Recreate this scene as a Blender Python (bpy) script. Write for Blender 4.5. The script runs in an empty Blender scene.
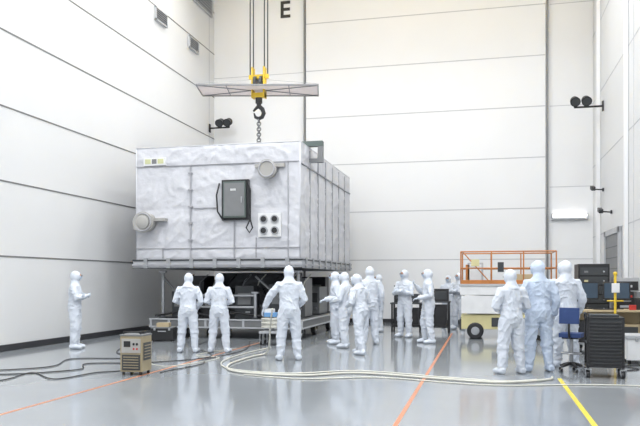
import bpy, bmesh, math, random
from mathutils import Vector, Matrix, noise
random.seed(4)
scene=bpy.context.scene
try:
    scene.view_settings.view_transform='Standard'
except Exception: pass

# ---------------------------------------------------------------- materials
def mat(name,col,rough=0.5,metal=0.0,var=0.04,scale=6.0,bump=0.0,bscale=30.0,emit=None,estr=0,coat=0.0):
    m=bpy.data.materials.new(name); m.use_nodes=True
    nt=m.node_tree; b=nt.nodes['Principled BSDF']
    b.inputs['Roughness'].default_value=rough; b.inputs['Metallic'].default_value=metal
    b.inputs['Coat Weight'].default_value=coat
    tc=nt.nodes.new('ShaderNodeTexCoord')
    n=nt.nodes.new('ShaderNodeTexNoise'); n.inputs['Scale'].default_value=scale; n.inputs['Detail'].default_value=4
    r=nt.nodes.new('ShaderNodeValToRGB')
    r.color_ramp.elements[0].position=.3; r.color_ramp.elements[1].position=.7
    r.color_ramp.elements[0].color=[max(0,c*(1-var)) for c in col]+[1]
    r.color_ramp.elements[1].color=[min(1,c*(1+var)) for c in col]+[1]
    nt.links.new(tc.outputs['Object'],n.inputs['Vector'])
    nt.links.new(n.outputs['Fac'],r.inputs['Fac']); nt.links.new(r.outputs['Color'],b.inputs['Base Color'])
    if bump>0:
        n2=nt.nodes.new('ShaderNodeTexNoise'); n2.inputs['Scale'].default_value=bscale; n2.inputs['Detail'].default_value=5
        bp=nt.nodes.new('ShaderNodeBump'); bp.inputs['Strength'].default_value=bump; bp.inputs['Distance'].default_value=0.03
        nt.links.new(tc.outputs['Object'],n2.inputs['Vector']); nt.links.new(n2.outputs['Fac'],bp.inputs['Height'])
        nt.links.new(bp.outputs['Normal'],b.inputs['Normal'])
    if emit:
        b.inputs['Emission Color'].default_value=list(emit)+[1]; b.inputs['Emission Strength'].default_value=estr
    return m
M={}
M['wall']=mat('wall_panel_white',(.70,.705,.71),.5,var=.015,scale=.6)
M['wall2']=mat('door_panel_white',(.80,.805,.815),.45,var=.015,scale=.5)
M['seam']=mat('seam_grey',(.17,.17,.17),.6)
M['seaml']=mat('seam_light',(.50,.51,.53),.6)
M['base']=mat('baseboard_dark',(.04,.04,.045),.5)
M['floor']=mat('epoxy_floor',(.27,.29,.31),.10,var=.05,scale=.7)
M['orange']=mat('line_orange',(.58,.22,.10),.3)
M['yellowl']=mat('line_yellow',(.72,.60,.06),.3)
M['suit']=mat('cleanroom_suit',(.64,.68,.75),.75,var=.03,scale=9,bump=.5,bscale=14)
M['suit2']=mat('cleanroom_suit_blue',(.55,.63,.76),.75,var=.03,scale=9,bump=.5,bscale=14)
M['glove']=mat('nitrile_glove',(.62,.67,.75),.5)
M['skin']=mat('skin',(.50,.28,.19),.5)
M['mask']=mat('face_mask',(.50,.60,.74),.8)
M['dark']=mat('black_plastic',(.018,.018,.02),.45)
M['dark2']=mat('dark_grey_metal',(.06,.065,.07),.45,.3)
M['mid']=mat('mid_grey_metal',(.20,.205,.21),.45,.2)
M['steel']=mat('steel',(.42,.43,.45),.35,.7)
M['alu']=mat('painted_light_grey',(.46,.47,.49),.45)
M['white']=mat('white_paint',(.75,.755,.76),.35)
M['cover']=mat('quilted_cover',(.60,.605,.64),.38,var=.04,scale=3,bump=.45,bscale=9)
M['strap']=mat('cover_strap',(.38,.38,.405),.6)
M['valve']=mat('valve_cap_beige',(.40,.39,.37),.5)
M['yellow']=mat('safety_yellow',(.70,.48,.03),.4)
M['pyel']=mat('pale_yellow_paint',(.66,.60,.32),.4)
M['orail']=mat('orange_rail',(.50,.19,.05),.4)
M['blue']=mat('blue_fabric',(.03,.06,.18),.8)
M['lblue']=mat('light_blue_plastic',(.15,.33,.60),.5)
M['bronze']=mat('case_tan',(.36,.30,.19),.45,.1)
M['green']=mat('dark_green_metal',(.10,.13,.12),.5)
M['tan']=mat('tan_wood',(.50,.40,.25),.5)
M['tray']=mat('tray_sheet',(.84,.76,.73),.5)
M['hose']=mat('hose_offwhite',(.60,.59,.53),.5)
M['lamp']=mat('lamp_glow',(.9,.9,.9),.5,emit=(1,1,1),estr=4)
M['greenlbl']=mat('label_yellow_green',(.55,.56,.32),.5)
M['red']=mat('red_plastic',(.5,.04,.03),.4)
M['ceil']=mat('ceiling_white',(.6,.6,.6),.7)
M['screen']=mat('monitor_screen',(.05,.08,.12),.2)

# ---------------------------------------------------------------- builder
def frames(pts):
    pts=[Vector(p) for p in pts]; out=[]
    t0=(pts[1]-pts[0]).normalized()
    up=Vector((1,0,0)) if abs(t0.x)<.8 else Vector((0,1,0))
    s=(up-t0*up.dot(t0)).normalized()
    for i,p in enumerate(pts):
        if i==0:t=(pts[1]-p)
        elif i==len(pts)-1:t=p-pts[i-1]
        else:t=(pts[i+1]-p).normalized()+(p-pts[i-1]).normalized()
        t=t.normalized() if t.length>1e-6 else t0
        s=(s-t*s.dot(t))
        s=s.normalized() if s.length>1e-6 else t.orthogonal().normalized()
        out.append((p,t,s,t.cross(s)))
    return out
def sweep(bm,pts,rad,seg=10,mi=0,caps=True,closed=False,side=None):
    fr=frames(pts); rings=[]
    for i,(p,t,s,n) in enumerate(fr):
        r=rad[i] if isinstance(rad,(list,tuple)) else rad
        a,b=(r if isinstance(r,(list,tuple)) else (r,r))
        if side is not None:
            s=(side-t*side.dot(t)).normalized(); n=t.cross(s)
        rings.append([bm.verts.new(p+s*a*math.cos(2*math.pi*k/seg)+n*b*math.sin(2*math.pi*k/seg)) for k in range(seg)])
    L=len(rings)
    for i in range(L if closed else L-1):
        A=rings[i];Bq=rings[(i+1)%L]
        for k in range(seg):
            f=bm.faces.new((A[k],A[(k+1)%seg],Bq[(k+1)%seg],Bq[k])); f.material_index=mi; f.smooth=True
    if caps and not closed:
        f=bm.faces.new(list(reversed(rings[0]))); f.material_index=mi
        f=bm.faces.new(rings[-1]); f.material_index=mi
class B:
    def __init__(s,name): s.name=name; s.bm=bmesh.new(); s.m=[]
    def mi(s,k):
        if k not in s.m: s.m.append(k)
        return s.m.index(k)
    def box(s,c,sz,k,rot=None):
        r=bmesh.ops.create_cube(s.bm,size=1.0)
        mt=Matrix.Translation(Vector(c))@(rot.to_4x4() if rot is not None else Matrix.Identity(4))@Matrix.Diagonal((sz[0],sz[1],sz[2],1))
        bmesh.ops.transform(s.bm,matrix=mt,verts=r['verts'])
        i=s.mi(k)
        for f in {f for v in r['verts'] for f in v.link_faces}: f.material_index=i
    def b2(s,x0,x1,y0,y1,z0,z1,k): s.box(((x0+x1)/2,(y0+y1)/2,(z0+z1)/2),(abs(x1-x0),abs(y1-y0),abs(z1-z0)),k)
    def cyl(s,p,q,r,k,seg=16,r2=None): sweep(s.bm,[p,q],[r,r if r2 is None else r2],seg,s.mi(k))
    def tube(s,pts,r,k,seg=8,closed=False): sweep(s.bm,pts,r,seg,s.mi(k),closed=closed)
    def ring(s,c,R,r,k,axis='z',seg=28,tseg=8):
        pts=[]
        for i in range(seg):
            a=2*math.pi*i/seg;u,v=R*math.cos(a),R*math.sin(a)
            pts.append(Vector(c)+Vector({'z':(u,v,0),'y':(u,0,v),'x':(0,u,v)}[axis]))
        n=Vector({'z':(0,0,1),'y':(0,1,0),'x':(1,0,0)}[axis]);rings=[]
        for p in pts:
            o=(p-Vector(c)).normalized()
            rings.append([s.bm.verts.new(p+o*r*math.cos(2*math.pi*j/tseg)+n*r*math.sin(2*math.pi*j/tseg)) for j in range(tseg)])
        i0=s.mi(k)
        for i in range(seg):
            A=rings[i];C=rings[(i+1)%seg]
            for j in range(tseg):
                f=s.bm.faces.new((A[j],A[(j+1)%tseg],C[(j+1)%tseg],C[j]));f.material_index=i0;f.smooth=True
    def sph(s,c,r,k,seg=14):
        q=bmesh.ops.create_uvsphere(s.bm,u_segments=seg,v_segments=seg//2+2,radius=1)
        rr=r if isinstance(r,(tuple,list)) else (r,r,r)
        bmesh.ops.transform(s.bm,matrix=Matrix.Translation(Vector(c))@Matrix.Diagonal((rr[0],rr[1],rr[2],1)),verts=q['verts'])
        i=s.mi(k)
        for f in {f for v in q['verts'] for f in v.link_faces}: f.material_index=i; f.smooth=True
    def wheel(s,c,r,w,axis,k='dark'):
        d=Vector((1,0,0)) if axis=='x' else Vector((0,1,0)); c=Vector(c)
        sweep(s.bm,[c-d*w/2,c-d*w*.35,c+d*w*.35,c+d*w/2],[r*.86,r,r,r*.86],20,s.mi(k))
        s.cyl(c-d*(w/2+.01),c+d*(w/2+.01),r*.5,'steel')
    def caster(s,x,y,r=.06,top=.16):
        s.wheel((x,y,r),r,.05,'x'); s.b2(x-.045,x-.03,y-.03,y+.03,r,top,'steel'); s.b2(x+.03,x+.045,y-.03,y+.03,r,top,'steel'); s.b2(x-.05,x+.05,y-.05,y+.05,top-.012,top,'steel')
    def done(s,bevel=.006,loc=None,rz=0):
        bmesh.ops.recalc_face_normals(s.bm,faces=s.bm.faces)
        me=bpy.data.meshes.new(s.name); s.bm.to_mesh(me); s.bm.free()
        for k in s.m: me.materials.append(M[k])
        o=bpy.data.objects.new(s.name,me); scene.collection.objects.link(o)
        if loc is not None: o.location=loc
        o.rotation_euler=(0,0,rz)
        if bevel:
            md=o.modifiers.new('bevel','BEVEL'); md.width=bevel; md.segments=2; md.limit_method='ANGLE'; md.angle_limit=math.radians(50)
        return o

# ---------------------------------------------------------------- room
XL,XR,YB,YF,ZC=-9.83,3.46,24.5,-8.0,14.0
b=B('floor'); b.b2(XL-.3,XR+.3,YF-.3,YB+.5,-.2,0,'floor'); b.done(0)
b=B('ceiling'); b.b2(XL-.3,XR+.3,YF-.3,YB+.5,ZC,ZC+.2,'ceil'); b.done(0)
b=B('wall_left'); b.b2(XL-.3,XL,YF-.3,YB+.5,0,ZC,'wall')
for z in (2.0,3.58,5.15,6.75,8.3,9.9,11.45,13): b.b2(XL,XL+.008,YF,YB,z-.016,z+.016,'seam')
b.b2(XL,XL+.006,YB-.5,YB-.47,0,ZC,'seaml')
b.done(0)
b=B('baseboard_left'); b.b2(XL,XL+.04,YF,YB,0,.14,'base'); b.done()
b=B('wall_right'); b.b2(XR,XR+.3,YF-.3,YB+.5,0,ZC,'wall')
for z in (2.9,5.2,7.3,9.5,11.5): b.b2(XR-.006,XR,YF,YB,z-.012,z+.012,'seaml')
for y in (6,10,14,18): b.b2(XR-.006,XR,y-.012,y+.012,0,ZC,'seaml')
b.done(0)
b=B('trim_1'); b.b2(XR-.12,XR-.007,22.9,23.15,.14,ZC,'wall2'); b.done()
b=B('trim_2'); b.b2(XR-.10,XR-.007,18.6,18.75,.14,ZC,'wall2'); b.done()
b=B('baseboard_right'); b.b2(XR-.04,XR,YF,YB,0,.14,'base'); b.done()
b=B('wall_back'); b.b2(XL,XR,YB,YB+.3,0,ZC,'wall2')
for z in (2.2,5.6,9.0,12.4):
    b.b2(XL,-6.4,YB-.006,YB,z-.010,z+.010,'seaml')
for z in (2.2,4.6,7.3,10.7): b.b2(2.1,XR,YB-.006,YB,z-.010,z+.010,'seaml')
b.done(0)
b=B('baseboard_back'); b.b2(XL,XR,YB-.035,YB,0,.14,'base'); b.done()
b=B('wall_front'); b.b2(XL,XR,YF-.3,YF,0,ZC,'wall'); b.done(0)
b=B('door_1')  # very tall panelled hangar door
b.b2(-6.27,1.96,YB-.10,YB-.04,.14,13.2,'wall2')
for z in (2.2,3.9,5.6,7.3,9.0,10.7,12.4): b.b2(-6.27,1.96,YB-.104,YB-.10,z-.016,z+.016,'seaml')
b.b2(-6.35,-6.30,YB-.14,YB-.036,.14,13.2,'mid'); b.b2(2.0,2.05,YB-.14,YB-.036,.14,13.2,'mid')
b.b2(-6.36,2.05,YB-.14,YB-.036,13.2,13.3,'seam')
b.done(0)
b=B('door_2')  # personnel roll door on the right wall
b.b2(XR-.05,XR-.008,19.6,21.6,0.0,2.75,'mid')
b.b2(XR-.09,XR-.008,19.45,19.6,0,2.9,'alu');b.b2(XR-.09,XR-.008,21.6,21.75,0,2.9,'alu');b.b2(XR-.09,XR-.008,19.45,21.75,2.75,2.9,'alu')
for i in range(1,9): b.b2(XR-.058,XR-.05,19.6,21.6,i*.3,i*.3+.02,'dark2')
b.done(0)
def vent(y,z,w,h):
    b=B('wall_vent'); b.b2(XL+.008,XL+.05,y-w/2,y+w/2,z-h/2,z+h/2,'seaml')
    n=6
    for i in range(n):
        zz=z-h/2+h*(i+.5)/n; b.box((XL+.06,y,zz),(.05,w*.9,h/n*.35),'mid',Matrix.Rotation(.5,3,'Y'))
    b.b2(XL+.05,XL+.09,y-w/2,y-w/2+.04,z-h/2,z+h/2,'alu');b.b2(XL+.05,XL+.09,y+w/2-.04,y+w/2,z-h/2,z+h/2,'alu')
    b.b2(XL+.05,XL+.09,y-w/2,y+w/2,z+h/2-.04,z+h/2,'alu');b.b2(XL+.05,XL+.09,y-w/2,y+w/2,z-h/2,z-h/2+.04,'alu')
    b.done(0)
vent(20.0,9.65,.8,.40); vent(22.5,9.6,.8,.40)
vent(23.3,11.45,1.7,.6)
# letter E
cu=bpy.data.curves.new('E','FONT'); cu.body='E'; cu.size=.85; cu.extrude=.01; cu.offset=.015; cu.align_x='CENTER'
to=bpy.data.objects.new('tmp',cu); scene.collection.objects.link(to)
bpy.context.view_layer.update()
me=bpy.data.meshes.new_from_object(to.evaluated_get(bpy.context.evaluated_depsgraph_get()))
bpy.data.objects.remove(to)
eo=bpy.data.objects.new('wall_letter_sign',me); scene.collection.objects.link(eo)
me.materials.clear(); me.materials.append(M['dark']); eo.rotation_euler=(math.pi/2,0,0); eo.location=(-7.08,YB-.015,11.05)
# floor markings
def strip(n,x,y0,y1,w,k):
    b=B(n); b.b2(x-w/2,x+w/2,y0,y1,.0,.003,k); b.done(0)
strip('floor_line_orange',-5.25,0,16.3,.045,'orange')
strip('floor_line_orange',-.9,0,20,.05,'orange')
strip('floor_line_yellow',1.10,0,11.2,.06,'yellowl')

# ceiling luminaires
for ix,x in enumerate((-7.8,-3.2,1.4)):
    for iy,y in enumerate((-4,2,8,14,20)):
        b=B('ceiling_light'); b.b2(x-1.1,x+1.1,y-.45,y+.45,ZC-.12,ZC-.0,'alu'); b.b2(x-1.05,x+1.05,y-.4,y+.4,ZC-.13,ZC-.12,'lamp'); b.done(0)
        L=bpy.data.lights.new('ceiling_area','AREA'); L.shape='RECTANGLE'; L.size=2.2; L.size_y=1.2; L.energy=288; L.color=(.965,.985,1)
        o=bpy.data.objects.new('ceiling_area_lamp',L); scene.collection.objects.link(o); o.location=(x,y,ZC-.16)
w=bpy.data.worlds.new('world'); scene.world=w; w.use_nodes=True
w.node_tree.nodes['Background'].inputs[0].default_value=(.8,.85,.9,1); w.node_tree.nodes['Background'].inputs[1].default_value=.5

# wall floodlights / cameras
def flood(name,base,arm_dir,L):
    b=B(name); base=Vector(base); d=Vector(arm_dir)
    b.box(base,(.12 if abs(d.x)<.5 else .04,.04 if abs(d.x)<.5 else .12,.3),'dark')
    e=base+d*L; b.cyl(base,e,.03,'dark'); 
    for k in (0.6,1.0):
        c=base+d*L*k
        b.cyl(c+Vector((0,0,-.02)),c+Vector((0,0,.2)),.02,'dark')
        b.sph(c+Vector((0,-.02,.2)),(.13,.15,.13),'dark'); b.cyl(c+Vector((0,-.1,.2)),c+Vector((0,-.26,.1)),.10,'dark',r2=.15)
        b.cyl(c+Vector((0,-.262,.099)),c+Vector((0,-.268,.095)),.12,'dark2')
    b.done(.004)
flood('wall_floodlight',(XR-.035,22.3,6.7),(-1,0,0),.8)
flood('wall_floodlight',(XL+.035,24.0,7.05),(1,0,0),.75)
def cctv(y,z):
    b=B('security_camera'); b.box((XR-.03,y,z),(.04,.1,.1),'dark'); b.cyl((XR-.04,y,z),(XR-.3,y,z+.02),.02,'dark')
    b.box((XR-.33,y-.1,z+.04),(.11,.34,.11),'dark',Matrix.Rotation(.25,3,'X')); b.cyl((XR-.33,y-.26,z),(XR-.33,y-.31,z-.015),.045,'dark2')
    b.done()
cctv(22.3,4.2); cctv(20.9,3.4)
b=B('wall_tube_light'); b.b2(2.15,3.3,YB-.12,YB-.006,3.5,3.56,'alu'); b.cyl((2.18,YB-.09,3.63),(3.27,YB-.09,3.63),.04,'lamp')
b.b2(2.15,2.19,YB-.14,YB-.006,3.5,3.7,'alu'); b.b2(3.26,3.3,YB-.14,YB-.006,3.5,3.7,'alu'); b.done()

# ---------------------------------------------------------------- container
CX0,CX1,CY0,CY1,CZ0,CZ1=-8.74,-4.38,16.47,22.8,2.0,4.88
bm=bmesh.new()
def face(o,u,v,nrm,us,vs,amp=.03,res=.045):
    o,u,v,nrm=map(Vector,(o,u,v,nrm)); Lu,Lv=u.length,v.length; U=u/Lu;V=v/Lv
    nu=int(Lu/res);nv=int(Lv/res);g=[]
    def cell(t,sp):
        for a,c in zip(sp[:-1],sp[1:]):
            if t<=c+1e-6: return (t-a)/(c-a)
        return 1
    for i in range(nu+1):
        row=[]
        for j in range(nv+1):
            a=Lu*i/nu;c=Lv*j/nv
            s=max(0,math.sin(math.pi*min(1,max(0,cell(a,us)))))**.25*max(0,math.sin(math.pi*min(1,max(0,cell(c,vs)))))**.25
            p=o+U*a+V*c
            e=min(1,min(a,Lu-a,c,Lv-c)/.05)
            q=p+Vector((noise.noise(p*1.3),noise.noise(p*1.3+Vector((9,0,0))),noise.noise(p*1.3+Vector((0,9,0)))))*.6
            ridge=(1-abs(noise.noise(q*2.3)))**9
            r2=(1-abs(noise.noise(q*4.1+Vector((3,3,3)))))**9
            wr=ridge*.03+r2*.018+noise.noise(Vector((p.x*4,p.y*4,p.z*2)))*.012
            row.append(bm.verts.new(p+nrm*(amp*s*e+e*(wr-.012)*(.35+.65*s)-.002)))
        g.append(row)
    for i in range(nu):
        for j in range(nv):
            f=bm.faces.new((g[i][j],g[i+1][j],g[i+1][j+1],g[i][j+1])); f.smooth=True
W=CX1-CX0;D=CY1-CY0;H=CZ1-CZ0
fs=[0,.75,1.5,2.68,3.55,W]; fv=[0,.30,1.3,2.4,H]; ss=[0,.9,1.8,2.7,3.6,4.5,5.4,D]
face((CX0,CY0,CZ0),(W,0,0),(0,0,H),(0,-1,0),fs,fv)
face((CX1,CY0,CZ0),(0,D,0),(0,0,H),(1,0,0),ss,[0,1.2,2.35,H])
face((CX0,CY1,CZ0),(0,-D,0),(0,0,H),(-1,0,0),ss,[0,1.2,2.35,H])
face((CX1,CY1,CZ0),(-W,0,0),(0,0,H),(0,1,0),fs,fv)
face((CX0,CY0,CZ1),(W,0,0),(0,D,0),(0,0,1),[0,W/2,W],[0,2.1,4.2,D],amp=.03,res=.1)
bmesh.ops.remove_doubles(bm,verts=bm.verts,dist=.008)
cont=B('spacecraft_shipping_container'); cont.bm.free(); cont.bm=bm; cont.mi('cover')
c=cont
for (p,q) in (((CX0,CY0,CZ1),(CX1,CY0,CZ1)),((CX1,CY0,CZ1),(CX1,CY1,CZ1)),((CX1,CY0,CZ0),(CX1,CY0,CZ1)),((CX0,CY0,CZ0),(CX0,CY0,CZ1)),((CX0,CY0,CZ1),(CX0,CY1,CZ1)),((CX0,CY1,CZ1),(CX1,CY1,CZ1)),((CX1,CY1,CZ0),(CX1,CY1,CZ1)),((CX0,CY1,CZ0),(CX0,CY1,CZ1))):
    c.cyl(p,q,.014,'cover',8)
c.b2(CX0+.03,CX1-.03,CY0+.03,CY1-.03,CZ0-.02,CZ0,'strap')
c.b2(CX0-.06,CX1+.06,CY0-.06,CY0+.12,1.80,2.0,'alu'); c.b2(CX0-.06,CX1+.06,CY1-.12,CY1+.06,1.80,2.0,'alu')
c.b2(CX0-.06,CX0+.12,CY0+.12,CY1-.12,1.80,2.0,'alu'); c.b2(CX1-.12,CX1+.06,CY0+.12,CY1-.12,1.80,2.0,'alu')
c.b2(CX0-.08,CX1+.08,CY0-.09,CY0-.06,1.86,1.90,'strap'); c.b2(CX1+.06,CX1+.09,CY0-.06,CY1,1.86,1.90,'strap')
c.b2(CX0-.07,CX1+.07,CY0-.08,CY0-.05,1.79,1.815,'dark2'); c.b2(CX0-.07,CX1+.07,CY0-.08,CY0-.05,1.98,2.02,'dark2'); c.b2(CX1+.05,CX1+.08,CY0-.06,CY1,1.98,2.02,'dark2')
for i in range(7):
    x=CX0+.3+i*(W-.6)/6; c.b2(x-.05,x+.05,CY0-.10,CY0-.06,1.80,2.05,'steel')
for i in range(9):
    y=CY0+.3+i*(D-.6)/8; c.b2(CX1+.06,CX1+.10,y-.05,y+.05,1.80,2.05,'steel')
FY=CY0-.045
c.b2(-7.24,-7.215,FY-.015,CY0,2.05,4.40,'strap'); c.b2(-6.07,-6.05,FY-.01,CY0,2.05,3.0,'strap')
c.b2(-5.50,-5.48,FY-.01,CY0,2.05,2.55,'strap'); c.b2(CX0+.02,CX1-.02,FY-.005,CY0,4.39,4.405,'strap')
c.b2(CX0+.02,CX1-.02,FY-.005,CY0,2.295,2.31,'strap'); c.b2(-8.0,-7.98,FY-.01,CY0,2.05,2.3,'strap')
c.b2(-4.68,-4.66,FY-.01,CY0,2.05,4.4,'strap'); c.b2(-7.15,-6.5,FY-.006,CY0,3.3,3.315,'strap')
for k in range(5): c.b2(-7.29,-7.17,FY-.02,CY0,2.5+k*.42,2.53+k*.42,'strap')
for y in ss[1:-1]: c.b2(CX1,CX1+.04,CY0+y-.012,CY0+y+.012,2.05,4.8,'strap')
c.b2(CX1,CX1+.045,CY0,CY1,4.34,4.36,'strap')
# label plate
c.b2(-8.5,-7.9,FY-.03,CY0-.01,4.42,4.62,'white'); c.b2(-8.46,-8.30,FY-.036,FY-.03,4.46,4.58,'greenlbl'); c.b2(-8.27,-8.14,FY-.036,FY-.03,4.46,4.58,'mid'); c.b2(-8.11,-7.95,FY-.036,FY-.03,4.46,4.58,'greenlbl')
# grey control cabinet in a black frame
c.b2(-6.36,-5.66,FY-.08,CY0,2.98,3.98,'dark'); c.b2(-6.30,-5.72,FY-.14,FY-.08,3.04,3.93,'green')
c.b2(-6.27,-5.75,FY-.15,FY-.14,3.08,3.89,'mid')
for i in range(3): c.b2(-6.1+i*.05,-6.07+i*.05,FY-.158,FY-.15,3.70,3.75,'white')
c.b2(-5.83,-5.80,FY-.17,FY-.15,3.4,3.55,'steel')
c.tube([(-6.42,FY-.08,3.9),(-6.48,FY-.12,3.6),(-6.46,FY-.1,3.2),(-6.3,FY-.12,2.97)],.022,'dark')
c.tube([(-5.66,FY-.06,3.1),(-5.62,FY-.12,2.95),(-5.70,FY-.13,2.78),(-5.62,FY-.12,2.66),(-5.54,FY-.12,2.78),(-5.6,FY-.12,2.98),(-5.6,FY-.1,3.7),(-5.68,FY-.06,3.95)],.02,'dark')
c.b2(-5.42,-4.84,FY-.06,CY0,2.56,3.14,'white')
for dx in (.15,.43):
    for dz in (.15,.43):
        c.cyl((-5.42+dx,FY-.06,2.56+dz),(-5.42+dx,FY-.10,2.56+dz),.10,'steel'); c.cyl((-5.42+dx,FY-.10,2.56+dz),(-5.42+dx,FY-.11,2.56+dz),.07,'dark')
c.cyl((-8.40,CY0,2.98),(-8.36,CY0-.34,2.95),.23,'valve',24); c.cyl((-8.36,CY0-.34,2.95),(-8.35,CY0-.42,2.95),.26,'valve',24); c.sph((-8.35,CY0-.42,2.95),(.18,.05,.18),'valve'); c.ring((-8.35,CY0-.43,2.95),.22,.018,'strap','y')
c.b2(-8.15,-7.85,CY0-.22,CY0,2.99,3.06,'valve'); c.b2(-8.72,-8.45,CY0-.2,CY0,2.78,2.84,'valve')
c.cyl((-5.15,CY0,4.2),(-5.12,CY0-.30,4.18),.20,'valve',24); c.cyl((-5.12,CY0-.3,4.18),(-5.12,CY0-.36,4.18),.23,'valve',24); c.ring((-5.12,CY0-.37,4.18),.19,.018,'strap','y')
c.b2(-5.5,-4.75,CY0-.12,CY0,4.26,4.34,'valve')
# lifting beam with drop post
c.b2(-5.2,-4.02,17.3,17.48,4.91,5.04,'green'); c.b2(-4.14,-4.02,17.3,17.48,4.50,4.9,'mid'); c.b2(-4.4,-4.12,17.34,17.44,4.5,4.6,'mid')
c.done(0)

hx,hy=-6.48,19.65
b=B('lifting_sling')
for x in (CX0+.6,CX1-.6):
    for y in (17.85,21.45):
        b.cyl((x,y,5.04),(hx,hy,5.42),.015,'steel',8); b.b2(x-.06,x+.06,y-.04,y+.04,4.98,5.08,'steel')
b.ring((hx,hy,5.47),.09,.025,'dark2','y')
z=5.62;i=0
while z<6.19:
    b.ring((hx,hy,z),.055,.02,'mid','x' if i%2 else 'y',16,6); z+=.08; i+=1
b.done(0)

# ---------------------------------------------------------------- crane
b=B('overhead_crane_hook')
for dx in (-.27,-.17,.17,.27): b.cyl((hx+dx,hy,7.5),(hx+dx,hy,12.7),.02,'dark2',8)
b.b2(hx-.20,hx-.16,hy-.12,hy+.12,6.85,7.75,'yellow'); b.b2(hx+.16,hx+.20,hy-.12,hy+.12,6.85,7.75,'yellow')
b.b2(hx-.2,hx+.2,hy-.09,hy+.09,6.86,7.0,'yellow'); b.b2(hx-.3,hx+.3,hy-.05,hy+.05,7.42,7.54,'yellow')
for dx in (-.09,.09): b.cyl((hx+dx-.035,hy,7.3),(hx+dx+.035,hy,7.3),.2,'dark2',24)
b.cyl((hx,hy,6.7),(hx,hy,6.86),.10,'dark'); 
pts=[(hx,hy,6.75),(hx,hy,6.62),(hx+.11,hy,6.52),(hx+.15,hy,6.40),(hx+.10,hy,6.29),(hx,hy,6.25),(hx-.11,hy,6.30),(hx-.15,hy,6.42)]
b.tube(pts,[.08,.07,.065,.065,.06,.055,.045,.02],'dark',12)
pts=[(hx,hy,6.75),(hx,hy,6.62),(hx-.11,hy,6.54),(hx-.17,hy,6.47)]
b.tube(pts,[.07,.06,.04,.03],'dark',10)
b.b2(hx-1.0,hx+1.0,hy-.7,hy+.7,12.6,12.85,'yellow'); b.b2(hx-.6,hx+.6,hy-.4,hy+.4,12.85,13.5,'dark2')
# drip tray, swivelled with the hook block
old=set(b.bm.verts)
x0,x1,y0,y1,zt=hx-1.76,hx+1.76,hy-.6,hy+.6,7.06
for (ax,bx,ay,by) in ((x0,x1,y0,y0+.03),(x0,x1,y1-.03,y1),(x0,x0+.03,y0,y1),(x1-.03,x1,y0,y1)): b.b2(ax,bx,ay,by,zt,zt+.05,'mid')
b.b2(x0,x1,y0,y1,zt+.026,zt+.034,'tray')
for s in (-1,1):
    for t in (-1,1): b.cyl((hx+s*.2,hy,zt+.013),(hx+s*1.7,hy+t*.55,zt+.013),.012,'mid',6)
    b.cyl((hx+s*.9,y0,zt+.013),(hx+s*.9,y1,zt+.013),.012,'mid',6)
    b.cyl((hx+s*.2,hy,7.4),(hx+s*1.7,hy-.55,zt+.07),.006,'steel',6)
bmesh.ops.rotate(b.bm,cent=(hx,hy,0),matrix=Matrix.Rotation(.2314,3,'Z'),verts=[v for v in b.bm.verts if v not in old])
b.done(.003)
b=B('crane_bridge_girder')
b.b2(XL+.35,XR-.35,hy-1.1,hy-.8,12.9,13.7,'yellow'); b.b2(XL+.35,XR-.35,hy+.8,hy+1.1,12.9,13.7,'yellow')
b.b2(XL+.35,XL+.6,hy-1.4,hy+1.4,12.9,13.9,'dark2'); b.b2(XR-.6,XR-.35,hy-1.4,hy+1.4,12.9,13.9,'dark2'); b.done()

# ---------------------------------------------------------------- transport dolly
b=B('transport_dolly')
dx0,dx1,dy0,dy1=-8.55,-4.45,16.9,22.6
for x in (dx0,(dx0+dx1)/2-.09,dx1-.18): b.b2(x,x+.18,dy0,dy1,.28,.50,'mid')
for y in (dy0,18.2,19.6,21.0,dy1-.18): b.b2(dx0+.18,dx1-.18,y,y+.18,.28,.48,'mid')
b.b2(dx0-.05,dx1+.05,dy0-.03,dy0,.26,.30,'alu'); b.b2(dx0-.05,dx1+.05,dy0-.03,dy0,.46,.50,'alu'); b.b2(dx1,dx1+.03,dy0,dy1,.26,.30,'alu'); b.b2(dx1,dx1+.03,dy0,dy1,.46,.5,'alu')
for i in range(9):
    x=dx0+i*(dx1-dx0)/8; b.b2(x-.03,x+.03,dy0-.03,dy0,.3,.46,'alu')
for y in (17.2,18.8,20.6,22.2):
    for x in (dx0+.15,dx1-.15):
        b.wheel((x,y,.17),.17,.12,'x'); b.b2(x-.1,x-.075,y-.05,y+.05,.15,.3,'dark2'); b.b2(x+.075,x+.1,y-.05,y+.05,.15,.3,'dark2')
for x in (-7.6,-6.5,-5.4): b.wheel((x,17.1,.17),.17,.12,'x'); b.b2(x-.1,x+.1,17.0,17.2,.26,.3,'dark2')
for x in (dx0+.3,-7.4,-5.7,dx1-.12):
    for y in (dy0+.1,dy1-.1):
        hgt=1.74 if x in(dx0+.3,dx1-.12) else 1.2
        b.cyl((x,y,.5),(x,y,hgt),.045,'steel'); b.b2(x-.09,x+.09,y-.07,y+.07,.48,.54,'dark2'); b.b2(x-.09,x+.09,y-.06,y+.06,hgt-.05,hgt,'steel')
for z_ in (.8,1.1): b.cyl((-7.4,dy0+.1,z_),(-5.7,dy0+.1,z_),.032,'steel')
for (xa,xb) in ((-8.25,-7.4),(-5.7,-4.57)): b.cyl((xa,dy0+.1,1.6),(xb,dy0+.1,.6),.03,'mid')
cx,cy=-6.5,19.8
b.cyl((cx,cy,.48),(cx,cy,.72),1.5,'mid',40); b.ring((cx,cy,.78),1.38,.06,'steel'); b.ring((cx,cy,1.55),1.15,.07,'dark2')
for i in range(12):
    a=i*math.pi/6; a2=a+(.26 if i%2 else -.26)
    b.cyl((cx+1.38*math.cos(a),cy+1.38*math.sin(a),.78),(cx+1.15*math.cos(a2),cy+1.15*math.sin(a2),1.55),.04,'dark2',8)
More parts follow.
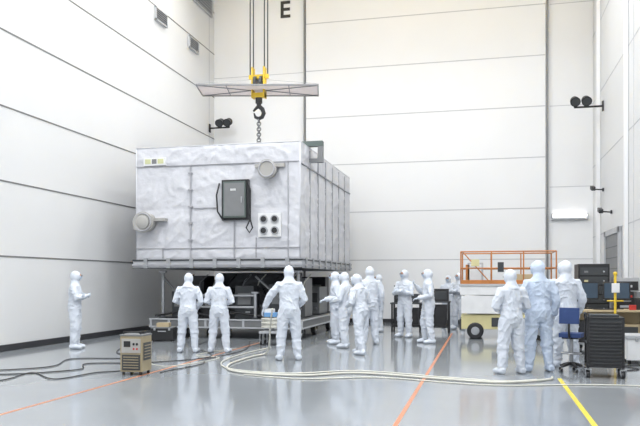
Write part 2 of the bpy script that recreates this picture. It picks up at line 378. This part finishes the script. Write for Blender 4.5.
b.cyl((cx,cy,1.25),(cx,cy,1.70),1.25,'dark2',36); b.cyl((cx,cy,.72),(cx,cy,1.25),.75,'mid',30)
for (x,y,w_,d_,z1,k) in ((-6.9,17.35,.6,.5,1.15,'dark'),(-6.05,17.4,.5,.5,1.35,'dark2'),(-7.85,17.5,.5,.6,1.2,'dark2'),(-5.15,17.5,.5,.6,1.4,'dark2'),(-7.9,18.7,.5,.8,1.62,'dark2'),(-5.0,18.8,.5,.8,1.55,'mid'),(-4.95,20.6,.4,1.0,1.3,'mid'),(-8.0,20.8,.5,1.2,1.5,'mid'),(-7.0,22.0,1.6,.5,1.55,'dark2'),(-5.4,22.0,.9,.5,1.6,'dark')):
    b.box((x,y,(.5+z1)/2),(w_,d_,z1-.5),k)
    b.box((x,y-d_/2-.012,.5+(z1-.5)*.6),(w_*.7,.02,(z1-.5)*.35),'mid' if k!='mid' else 'dark2'); b.box((x+w_*.2,y-d_/2-.018,.5+(z1-.5)*.2),(w_*.25,.03,.05),'steel')
for k in range(9):
    x=-8.2+k*.42; b.tube([(x,17.8,.5),(x+.1,17.75,1.0),(x+.2,17.9,1.45),(x+.3,18.2,1.65)],.02,('dark','steel','hose')[k%3])
b.tube([(dx0+.1,16.95,.56),(-7.6,17.0,.7),(-6.9,16.98,.56),(-6.2,17.0,.66),(-5.4,17.0,.56),(-4.6,17.0,.62)],.03,'dark')
b.done(.008)

b=B('hose_reel_cart')
for i in range(5): b.ring((0,0,.42+i*.045),.22-.012*(i%2),.025,'hose','z')
b.box((0,0,.70),(.30,.26,.10),'lblue'); b.cyl((0,0,.3),(0,0,.68),.06,'steel'); b.box((0,0,.30),(.5,.4,.05),'alu'); b.box((-.05,0,.79),(.2,.2,.09),'white')
for x in(-.2,.2):
    for y in (-.15,.15): b.caster(x,y,.05,.28)
b.tube([(.22,0,.42),(.3,-.1,.5),(.34,-.25,.3),(.32,-.3,.03)],.022,'hose')
b.done(loc=(-4.80,15.5,0))
b=B('tool_case'); b.box((0,0,.17),(.55,.38,.30),'dark'); b.box((0,0,.335),(.56,.39,.03),'mid'); b.cyl((-.1,-.2,.25),(.1,-.2,.25),.012,'steel'); b.box((-.18,-.195,.30),(.05,.01,.06),'steel'); b.box((.18,-.195,.30),(.05,.01,.06),'steel')
b.box((0,0,.40),(.3,.25,.10),'tan')
for x in(-.22,.22): b.cyl((x,.12,0),(x,.12,.03),.02,'dark');b.cyl((x,-.12,0),(x,-.12,.03),.02,'dark')
b.done(loc=(-7.7,15.9,0),rz=.2)

# ---------------------------------------------------------------- instrument case on floor
b=B('portable_monitor_unit')
b.box((0,0,.36),(.46,.50,.60),'bronze'); b.box((0,0,.675),(.48,.52,.03),'mid')
b.box((0,-.258,.50),(.40,.02,.24),'valve'); b.box((0,-.258,.22),(.38,.02,.26),'dark2'); b.box((-.08,-.27,.53),(.14,.012,.10),'dark')
for i in range(5): b.box((0,-.272,.13+i*.045),(.32,.012,.014),'bronze')
for x in(.06,.13): b.cyl((x,-.265,.53),(x,-.285,.53),.022,'dark'); b.cyl((x,-.265,.45),(x,-.285,.45),.018,'red')
for x in (-.18,.18): b.cyl((x,-.2,.69),(x,-.2,.73),.012,'dark'); 
b.cyl((-.18,-.2,.73),(.18,-.2,.73),.014,'dark'); b.box((.10,.1,.71),(.12,.12,.05),'dark')
b.box((.236,0,.4),(.012,.38,.3),'dark2')
for i in range(5): b.box((.244,0,.3+i*.05),(.01,.32,.014),'bronze')
for x in(-.18,.18):
    for y in(-.2,.2): b.cyl((x,y,0),(x,y,.06),.03,'dark')
o=b.done(loc=(-5.42,10.2,0),rz=.05); o.scale=(.8,.7,.93)

# ---------------------------------------------------------------- hoses / cables on floor
def cat(pts,n=8):
    P=[Vector(p) for p in pts]; P=[P[0]*2-P[1]]+P+[P[-1]*2-P[-2]]; out=[]
    for i in range(1,len(P)-2):
        for k in range(n):
            t=k/n;a,b_,c_,d_=P[i-1],P[i],P[i+1],P[i+2]
            out.append(.5*((2*b_)+(c_-a)*t+(2*a-5*b_+4*c_-d_)*t*t+(3*b_-a-3*c_+d_)*t**3))
    out.append(P[-2]); return out
def cable(b,pts,r,k):
    q=cat([(p[0],p[1],(p[2] if len(p)>2 else r+.002)) for p in pts]); 
    for v in q: v.z=max(v.z,r+.001)
    b.tube(q,r,k,8)
b=B('purge_and_air_hoses')  # one object for the purge hose and the thinner air hoses
cable(b,[(-3.97,12.86,.95),(-4.04,12.95,.6),(-4.15,13.2,.15),(-4.3,13.3),(-4.4,12.6),(-4.35,11.5),(-3.9,10.7),(-2.8,10.5),(-1.95,11.0),(-.66,10.63),(.21,10.45),(.9,10.9),(1.0,11.2)],.018,'hose')
cable(b,[(-4.6,14.8),(-4.75,13.2),(-4.6,11.8),(-4.0,10.95),(-3.0,10.75),(-2.0,11.3),(-.6,10.85),(.25,10.62),(.75,10.9)],.012,'hose')
cable(b,[(-3.7,10.45),(-2.7,10.2),(-1.6,10.6),(-.5,10.3),(.3,10.2),(1.2,10.5),(2.2,10.6),(3.1,10.3)],.010,'hose')
b.done(0)
b=B('power_cable')
cable(b,[(-7.6,8.6),(-7.0,9.03),(-7.1,9.9),(-6.3,9.33),(-6.1,10.1),(-5.75,10.45),(-5.6,10.45)],.009,'dark')
cable(b,[(-8.4,9.6),(-7.3,10.6),(-7.6,11.8),(-6.6,12.2),(-7.4,13.1),(-7.9,14.5),(-8.1,16.4)],.009,'dark')
cable(b,[(-8.8,10.8),(-7.6,9.6),(-6.6,10.4),(-6.9,11.2),(-5.9,11.6),(-5.2,12.8),(-6.3,14.6),(-6.6,16.3)],.009,'dark')
cable(b,[(-5.1,10.4),(-4.9,11.6),(-5.1,12.4),(-5.0,14.2),(-5.6,16.3)],.008,'dark')
cable(b,[(-6.0,11.6),(-5.3,11.2),(-4.95,12.6),(-5.6,13.0),(-5.3,14.5)],.008,'hose')
b.done(0)
b=B('power_cable'); cable(b,[(2.2,12.3),(2.5,12.6),(2.3,13.0),(2.7,13.2),(3.1,14.2)],.010,'dark'); b.done(0)

# ---------------------------------------------------------------- work platform
b=B('mobile_work_platform')
b.b2(-1.15,1.15,-.65,.65,.25,.62,'pyel'); b.b2(-1.2,-1.15,-.6,.6,.22,.5,'dark2'); b.b2(1.15,1.2,-.6,.6,.22,.5,'dark2')
for x in (-.8,.8):
    for y in (-.66,.66): b.wheel((x,y,.21),.21,.14,'y')
b.b2(-.4,.4,-.67,-.65,.32,.55,'dark2')
for i in range(4):
    z0=.62+i*.13
    for y in (-.5,.5):
        b.cyl((-1.0,y,z0),(1.0,y,z0+.13),.022,'alu',8); b.cyl((1.0,y,z0),(-1.0,y,z0+.13),.022,'alu',8)
b.b2(-1.18,1.18,-.7,.7,1.12,1.38,'white'); b.b2(-1.2,1.2,-.72,.72,1.34,1.40,'alu')
b.b2(-1.15,-.2,-.72,-.7,.65,1.1,'white')
for x in (-1.16,-.4,.38,1.16):
    for y in (-.68,.68): b.cyl((x,y,1.40),(x,y,2.22),.018,'orail',8)
for y in (-.68,.68):
    for z in (1.8,2.22): b.cyl((-1.16,y,z),(1.16,y,z),.018,'orail',8)
    b.b2(-1.16,1.16,y-.01,y+.01,1.40,1.50,'orail')
for x in (-1.16,1.16):
    for z in (1.8,2.22): b.cyl((x,-.68,z),(x,.68,z),.018,'orail',8)
b.cyl((-.4,-.68,1.40),(-1.1,-.68,2.2),.015,'orail',8)
b.b2(-1.0,-.6,-.3,.2,1.40,1.95,'alu'); b.b2(-.95,-.65,-.32,-.3,1.5,1.9,'white'); b.b2(.2,.8,-.3,.3,1.40,1.65,'tan')
b.b2(-.9,-.7,-.74,-.70,1.85,2.02,'pyel'); b.b2(-.25,-.1,-.73,-.70,1.7,1.95,'dark2')
b.b2(-1.05,-.95,-.3,.3,1.4,1.9,'orail')
b.done(loc=(.56,18.9,0))

def table(name,loc,w,d,h,top,leg,items,rz=0):
    b=B(name); b.b2(-w/2,w/2,-d/2,d/2,h-.04,h,top)
    for x in(-w/2+.05,w/2-.05):
        for y in(-d/2+.05,d/2-.05): b.b2(x-.025,x+.025,y-.025,y+.025,0,h-.04,leg)
    b.b2(-w/2+.05,w/2-.05,-d/2+.04,-d/2+.06,.15,.19,leg); b.b2(-w/2+.05,w/2-.05,d/2-.06,d/2-.04,.15,.19,leg); b.b2(-w/2+.04,w/2-.04,-d/2+.04,d/2-.04,.2,.23,leg)
    for it in items: b.b2(*it)
    return b.done(loc=loc,rz=rz)
table('equipment_cart',(-2.2,20.3,0),.9,.6,.85,'dark2','dark',[(-.35,.05,-.2,.2,.85,1.35,'dark'),(-.3,0,-.21,-.2,.95,1.28,'dark2'),(.1,.35,-.2,.2,.85,1.1,'dark2'),(-.35,.35,-.2,.2,.23,.7,'dark')])
table('equipment_cart',(-1.25,20.2,0),.6,.5,.9,'dark2','dark',[(-.25,.25,-.2,.2,.9,1.25,'dark'),(-.2,.2,-.2,.2,.23,.8,'dark'),(-.2,.2,-.21,-.2,.95,1.18,'dark2')])
b=B('computer_workstation')
b.b2(-.75,.75,-.38,.38,.86,.90,'tan')
for x in(-.7,.7):
    for y in(-.32,.32): b.b2(x-.025,x+.025,y-.025,y+.025,0,.86,'steel')
b.b2(-.72,.72,-.34,.34,.2,.23,'steel'); b.b2(-.72,.72,.33,.35,.25,.86,'tan')
for x,a in((-.42,.2),(.18,-.1)):
    r=Matrix.Rotation(a,3,'Z'); b.cyl((x,.1,.90),(x,.1,1.1),.025,'dark'); b.box((x,.1,.91),(.24,.2,.02),'dark'); b.box((x,.08,1.28),(.52,.05,.36),'dark',r); b.box(Vector((x,.08,1.28))+r@Vector((0,-.028,0)),(.47,.006,.31),'screen',r)
b.box((-.1,-.22,.91),(.45,.16,.02),'dark'); b.box((.58,0,1.02),(.2,.4,.24),'dark'); b.box((.6,0,1.2),(.16,.3,.12),'mid'); b.box((.42,-.25,.95),(.12,.1,.1),'red')
b.box((-.5,0,.45),(.2,.45,.44),'dark'); b.box((.3,0,.42),(.55,.45,.38),'tan'); b.box((.3,-.235,.46),(.45,.02,.2),'dark2')
b.done(loc=(2.45,15.3,0))
b=B('electronics_rack')
b.b2(-.32,.32,-.35,.35,.1,1.85,'dark')
for i in range(8): b.b2(-.28,.28,-.37,-.35,.2+i*.2,.37+i*.2,'dark2'); b.b2(-.2,-.12,-.378,-.37,.26+i*.2,.3+i*.2,'pyel' if i%3==0 else 'mid'); b.cyl((.2,-.37,.28+i*.2),(.2,-.39,.28+i*.2),.02,'steel',8)
for x in(-.26,.26):
    for y in(-.28,.28): b.caster(x,y,.045,.11)
b.done(loc=(2.3,16.5,0))
b=B('electronics_rack')
b.b2(-.25,.25,-.3,.3,.1,1.55,'alu')
for i in range(6): b.b2(-.22,.22,-.32,-.3,.18+i*.22,.37+i*.22,'dark'); b.b2(-.15,.1,-.328,-.32,.24+i*.22,.29+i*.22,'red' if i==4 else 'alu')
for x in(-.2,.2):
    for y in(-.24,.24): b.caster(x,y,.045,.11)
b.done(loc=(3.0,16.6,0))
b=B('barrier_post')
b.cyl((0,0,0),(0,0,.03),.2,'dark',24); b.cyl((0,0,.03),(0,0,1.6),.024,'yellow'); b.sph((0,0,1.62),.04,'yellow'); b.box((0,-.04,1.35),(.14,.03,.18),'white'); b.cyl((-.15,0,1.1),(.15,0,1.1),.013,'yellow')
b.done(loc=(2.42,14.3,0))
b=B('white_equipment_chest')
b.b2(-.45,.45,-.3,.3,.08,.46,'white'); b.b2(-.47,.47,-.32,.32,.46,.52,'alu'); b.box((0,-.31,.3),(.2,.02,.05),'dark'); 
for x in(-.3,.3): b.box((x,-.325,.46),(.05,.02,.08),'steel')
for x in(-.4,.4):
    for y in(-.22,.22): b.cyl((x,y,0),(x,y,.08),.03,'dark')
b.box((.1,0,.60),(.5,.35,.14),'dark')
b.done(loc=(2.9,13.6,0))

b=B('black_utility_cart')
for x in(-.25,.25):
    for y in(-.20,.20): b.b2(x-.02,x+.02,y-.02,y+.02,.12,.93,'dark'); b.caster(x,y,.055,.14)
for z in(.16,.52,.90): b.b2(-.27,.27,-.22,.22,z,z+.03,'dark')
for i in range(13): b.b2(-.25,.25,-.215,-.205,.2+i*.052,.232+i*.052,'dark')
b.b2(-.26,.26,-.202,-.192,.18,.90,'dark2'); b.b2(-.22,.2,-.16,.16,.93,.97,'dark2')
b.cyl((-.27,-.18,.98),(-.27,.18,.98),.014,'dark'); b.cyl((-.27,-.18,.9),(-.27,-.18,.98),.012,'dark'); b.cyl((-.27,.18,.9),(-.27,.18,.98),.012,'dark')
b.done(loc=(1.80,11.6,0),rz=-.05)

b=B('office_chair')
for i in range(5):
    a=i*2*math.pi/5+.3; p=(.20*math.cos(a),.20*math.sin(a)); b.tube([(0,0,.14),(p[0]*.6,p[1]*.6,.11),(p[0],p[1],.085)],[.03,.025,.018],'dark'); b.wheel((p[0],p[1],.03),.03,.04,'x')
b.cyl((0,0,.12),(0,0,.55),.03,'steel'); b.ring((0,0,.3),.15,.012,'steel'); 
for i in range(4):
    a=i*math.pi/2; b.cyl((0,0,.3),(.15*math.cos(a),.15*math.sin(a),.3),.008,'steel',6)
b.box((0,0,.60),(.34,.34,.07),'blue'); b.box((0,0,.555),(.26,.26,.03),'dark')
b.tube([(0,-.14,.56),(0,-.20,.58),(0,-.21,.72),(0,-.19,.85)],.018,'dark'); b.box((0,-.18,.92),(.31,.05,.26),'blue',Matrix.Rotation(-.1,3,'X'))
b.done(.025,loc=(1.38,12.12,0),rz=-.3)

# ---------------------------------------------------------------- workers
def hand(b,wr,d,n,k='glove'):
    wr=Vector(wr);d=Vector(d).normalized();n=Vector(n);n=(n-d*n.dot(d)).normalized();s=d.cross(n)
    i=b.mi(k)
    sweep(b.bm,[wr-d*.03,wr,wr+d*.05,wr+d*.09],[(.027,.024),(.03,.022),(.043,.018),(.040,.014)],10,i,side=s)
    for q,(o,L) in enumerate(zip((-.031,-.0105,.0105,.031),(.066,.078,.073,.056))):
        p0=wr+d*.08+s*o; p1=p0+d*L*.5+n*.008+s*o*.1; p2=p1+d*L*.32+n*L*.28; p3=p2+d*L*.08+n*L*.3
        sweep(b.bm,[p0,p1,p2,p3],[.0105,.0098,.0088,.0065],7,i)
    p0=wr+d*.025-s*.028; p1=p0+d*.03-s*.026+n*.01; p2=p1+d*.032-s*.006+n*.014
    sweep(b.bm,[p0,p1,p2],[.013,.0115,.008],7,i)

def worker(loc,H,face,armL='front',armR='front',lean=0.0,step=0.0,head=(0,0),suit='suit',spread=0.0,seed=0,bag=1.0):
    """local frame: faces +Y, right hand at +X"""
    sc=H/1.775
    bm=bmesh.new()
    def up(p):
        p=Vector(p); 
        if p.z>.95: p=Vector((p.x,p.y+lean*(p.z-.95),p.z-abs(lean)*.12*(p.z-.95)))
        return p
    X=Vector((1,0,0))
    tr=[(.79,.14,.105),(.87,.185,.140),(.96,.194,.150),(1.05,.184,.138),(1.16,.178,.130),(1.28,.192,.132),(1.38,.204,.126),(1.44,.182,.108),(1.485,.12,.09),(1.53,.08,.08)]
    sweep(bm,[up((0,-.01 if z<1 else 0,z)) for z,_,_ in tr],[(a,c) for _,a,c in tr],18,side=X)
    for s in (-1,1):
        st=step*s
        hip=(s*.09,0,.93); kn=(s*(.118+spread*.5),.02+st*.5+ (.04 if st>0 else 0),.50); an=(s*(.130+spread),st-.01,.09)
        kn=Vector(kn);an=Vector(an);hip=Vector(hip)
        pts=[hip,hip.lerp(kn,.3),hip.lerp(kn,.65),kn,kn.lerp(an,.18),kn.lerp(an,.23),kn.lerp(an,.55),kn.lerp(an,.85),an]
        sweep(bm,pts,[r*bag for r in (.118,.116,.104,.097,.099,.086,.087,.076,.066)],14)
        f=Vector((s*(.145+spread),st,0))
        sweep(bm,[f+Vector((0,-.09,.05)),f+Vector((0,-.05,.060)),f+Vector((0,.04,.060)),f+Vector((s*.015,.13,.048)),f+Vector((s*.025,.19,.04))],[(.045,.045),(.064,.060),(.064,.060),(.062,.048),(.045,.034)],12,side=X)
    hands=[]
    for s,arm in ((-1,armL),(1,armR)):
        sh=up((s*.195,0,1.40))
        if arm=='down': el,wr=Vector((s*.27,-.03,1.13)),Vector((s*.265,.07,.88)); n=(-s,0,0)
        elif arm=='front': el,wr=Vector((s*.29,-.01,1.14)),Vector((s*.10,.26,1.08)); n=(-s*.2,0,-1)
        elif arm=='low': el,wr=Vector((s*.285,.0,1.13)),Vector((s*.13,.22,.94)); n=(-s,-.3,0)
        elif arm=='cross': el,wr=Vector((s*.265,.09,1.15)),Vector((-s*.06,.23+.03*s,1.21)); n=(0,-1,0)
        elif arm=='up': el,wr=Vector((s*.28,.08,1.18)),Vector((s*.13,.28,1.38)); n=(0,-.5,.2)
        else: el,wr=Vector(arm[0]),Vector(arm[1]); n=arm[2]
        if isinstance(arm,str): el=up(el); wr=up(wr) if wr.z>.95 else wr+Vector((0,lean*.15,0))
        ins=Vector((s*.09,lean*.45,1.39))
        pts=[ins,sh,sh.lerp(el,.45),el,el.lerp(wr,.5),el.lerp(wr,.9),wr]
        sweep(bm,pts,[r*bag for r in (.074,.080,.073,.068,.061,.052,.034)],12)
        hands.append((wr,wr-el,n))
    hb=bmesh.new()
    q=bmesh.ops.create_uvsphere(hb,u_segments=20,v_segments=14,radius=1)
    bmesh.ops.transform(hb,matrix=Matrix.Translation((0,.008,1.645))@Matrix.Diagonal((.100,.120,.130,1)),verts=q['verts'])
    sweep(hb,[(0,0,1.42),(0,-.002,1.49),(0,0,1.55),(0,.005,1.62)],[(.160,.122),(.112,.100),(.084,.090),(.088,.098)],16,side=X)
    hm=Matrix.Translation(up((0,0,1.50)))@Matrix.Rotation(math.radians(head[0]),4,'Z')@Matrix.Rotation(math.radians(head[1]),4,'X')@Matrix.Translation((0,0,-1.50))
    bmesh.ops.transform(hb,matrix=hm,verts=hb.verts)
    tmp=bpy.data.meshes.new('t'); hb.to_mesh(tmp); hb.free(); bm.from_mesh(tmp); bpy.data.meshes.remove(tmp)
    me=bpy.data.meshes.new('t'); bm.to_mesh(me); bm.free()
    o=bpy.data.objects.new('t',me); scene.collection.objects.link(o)
    md=o.modifiers.new('r','REMESH'); md.mode='VOXEL'; md.voxel_size=.012
    md=o.modifiers.new('s','SMOOTH'); md.iterations=3; md.factor=.5
    bpy.context.view_layer.update()
    ev=bpy.data.meshes.new_from_object(o.evaluated_get(bpy.context.evaluated_depsgraph_get()))
    bpy.data.objects.remove(o)
    b=B('cleanroom_worker'); b.mi(suit); b.bm.from_mesh(ev); bpy.data.meshes.remove(ev)
    off=Vector((seed*7.3,seed*3.1,0))
    b.bm.normal_update()
    for v in b.bm.verts:
        z=v.co.z
        a=.015 if z<1.42 else .003
        if z<.12: a=.004
        p=v.co
        wv=noise.noise(p*3.0+off)*.35
        q=Vector((p.x*6+wv*3,p.y*5+wv*2,z*6.5+5*abs(p.x)+wv*3))+off
        fold=(1-abs(noise.noise(q)))**7-.3
        q2=Vector((p.x*11+z*5,p.y*9,z*9-p.x*6))+off
        fold2=(1-abs(noise.noise(q2)))**8-.25
        v.co+=v.normal*(fold*a+fold2*a*.55)
        if v.co.z<0.0: v.co.z=0.0
    for f in b.bm.faces: f.smooth=True; f.material_index=0
    fb=B('f'); fb.m=b.m
    fb.sph((0,.080,1.640),(.066,.070,.088),'skin',18)
    mi=fb.mi('mask')
    for f in fb.bm.faces:
        cc=f.calc_center_median()
        if cc.z<1.640: f.material_index=mi
    fb.sph((0,.147,1.632),(.012,.018,.026),'mask',8)
    for s in (-1,1):
        fb.sph((s*.027,.136,1.662),(.014,.010,.009),'white',8); fb.sph((s*.027,.143,1.662),(.006,.005,.006),'dark',8)
        fb.box((s*.028,.141,1.681),(.03,.008,.006),'dark')
    fb.ring((-.029,.152,1.660),.023,.003,'dark2','y',14,5); fb.ring((.029,.152,1.660),.023,.003,'dark2','y',14,5)
    rim=[(.062*math.cos(t),.120+ -.012*abs(math.cos(t)),1.642+.086*math.sin(t)) for t in [2*math.pi*i/20 for i in range(20)]]
    sweep(fb.bm,rim,.010,6,0,closed=True)
    bmesh.ops.transform(fb.bm,matrix=hm,verts=fb.bm.verts)
    t=bpy.data.meshes.new('t'); fb.bm.to_mesh(t); fb.bm.free(); b.bm.from_mesh(t); bpy.data.meshes.remove(t)
    for (wr,d,n) in hands: hand(b,wr,d,n)
    bmesh.ops.transform(b.bm,matrix=Matrix.Diagonal((sc,sc,sc,1)),verts=b.bm.verts)
    bmesh.ops.recalc_face_normals(b.bm,faces=b.bm.faces)
    return b.done(0,loc=(loc[0],loc[1],0.0),rz=math.radians(face))

worker((-8.72,13.66),1.70,-70,'cross','cross',seed=1,head=(0,0))
worker((-5.99,13.49),1.66,12,'front','low',lean=.05,seed=2,head=(0,-14),spread=.03)
worker((-5.36,13.63),1.65,8,'front','front',lean=.04,seed=3,head=(5,-12),spread=.04)
worker((-3.57,12.62),1.78,20,((-.36,.05,1.18),(-.46,.12,.96),(1,0,0)),'low',lean=.03,seed=4,spread=.03,head=(0,-8))
worker((-3.42,16.1),1.70,110,'front','front',seed=5)
worker((-3.02,15.25),1.68,75,'front','low',seed=6,step=.05,head=(0,-6))
worker((-2.45,13.95),1.64,60,'front','front',seed=7,step=.16,lean=.10,head=(10,-14))
worker((-2.62,16.2),1.82,25,'front','down',seed=8)
worker((-3.0,20.2),1.66,120,'front','cross',seed=9)
worker((-2.05,18.4),1.77,155,'cross','cross',seed=10,head=(-10,0))
worker((-1.31,16.74),1.76,105,'front','up',seed=11,step=.05)
worker((-1.12,22.2),1.64,170,'down','front',seed=12)
worker((-.77,21.6),1.72,150,'cross','cross',seed=13)
worker((.41,11.6),1.68,25,'front','front',seed=14,head=(5,-8),spread=.04,bag=1.06)
worker((.86,12.0),1.83,15,'low','down',seed=15,head=(20,-4),suit='suit2',spread=.03)
worker((1.36,12.75),1.84,20,'low','down',seed=16,head=(25,0),spread=.02)

# ---------------------------------------------------------------- camera
cd=bpy.data.cameras.new('camera'); cd.sensor_width=36; cd.lens=700/640*36; cd.shift_y=67/640; cd.clip_end=200
co=bpy.data.objects.new('camera',cd); scene.collection.objects.link(co); co.location=(0,0,1.5)
co.rotation_euler=(math.pi/2,0,math.atan(165/700)); scene.camera=co
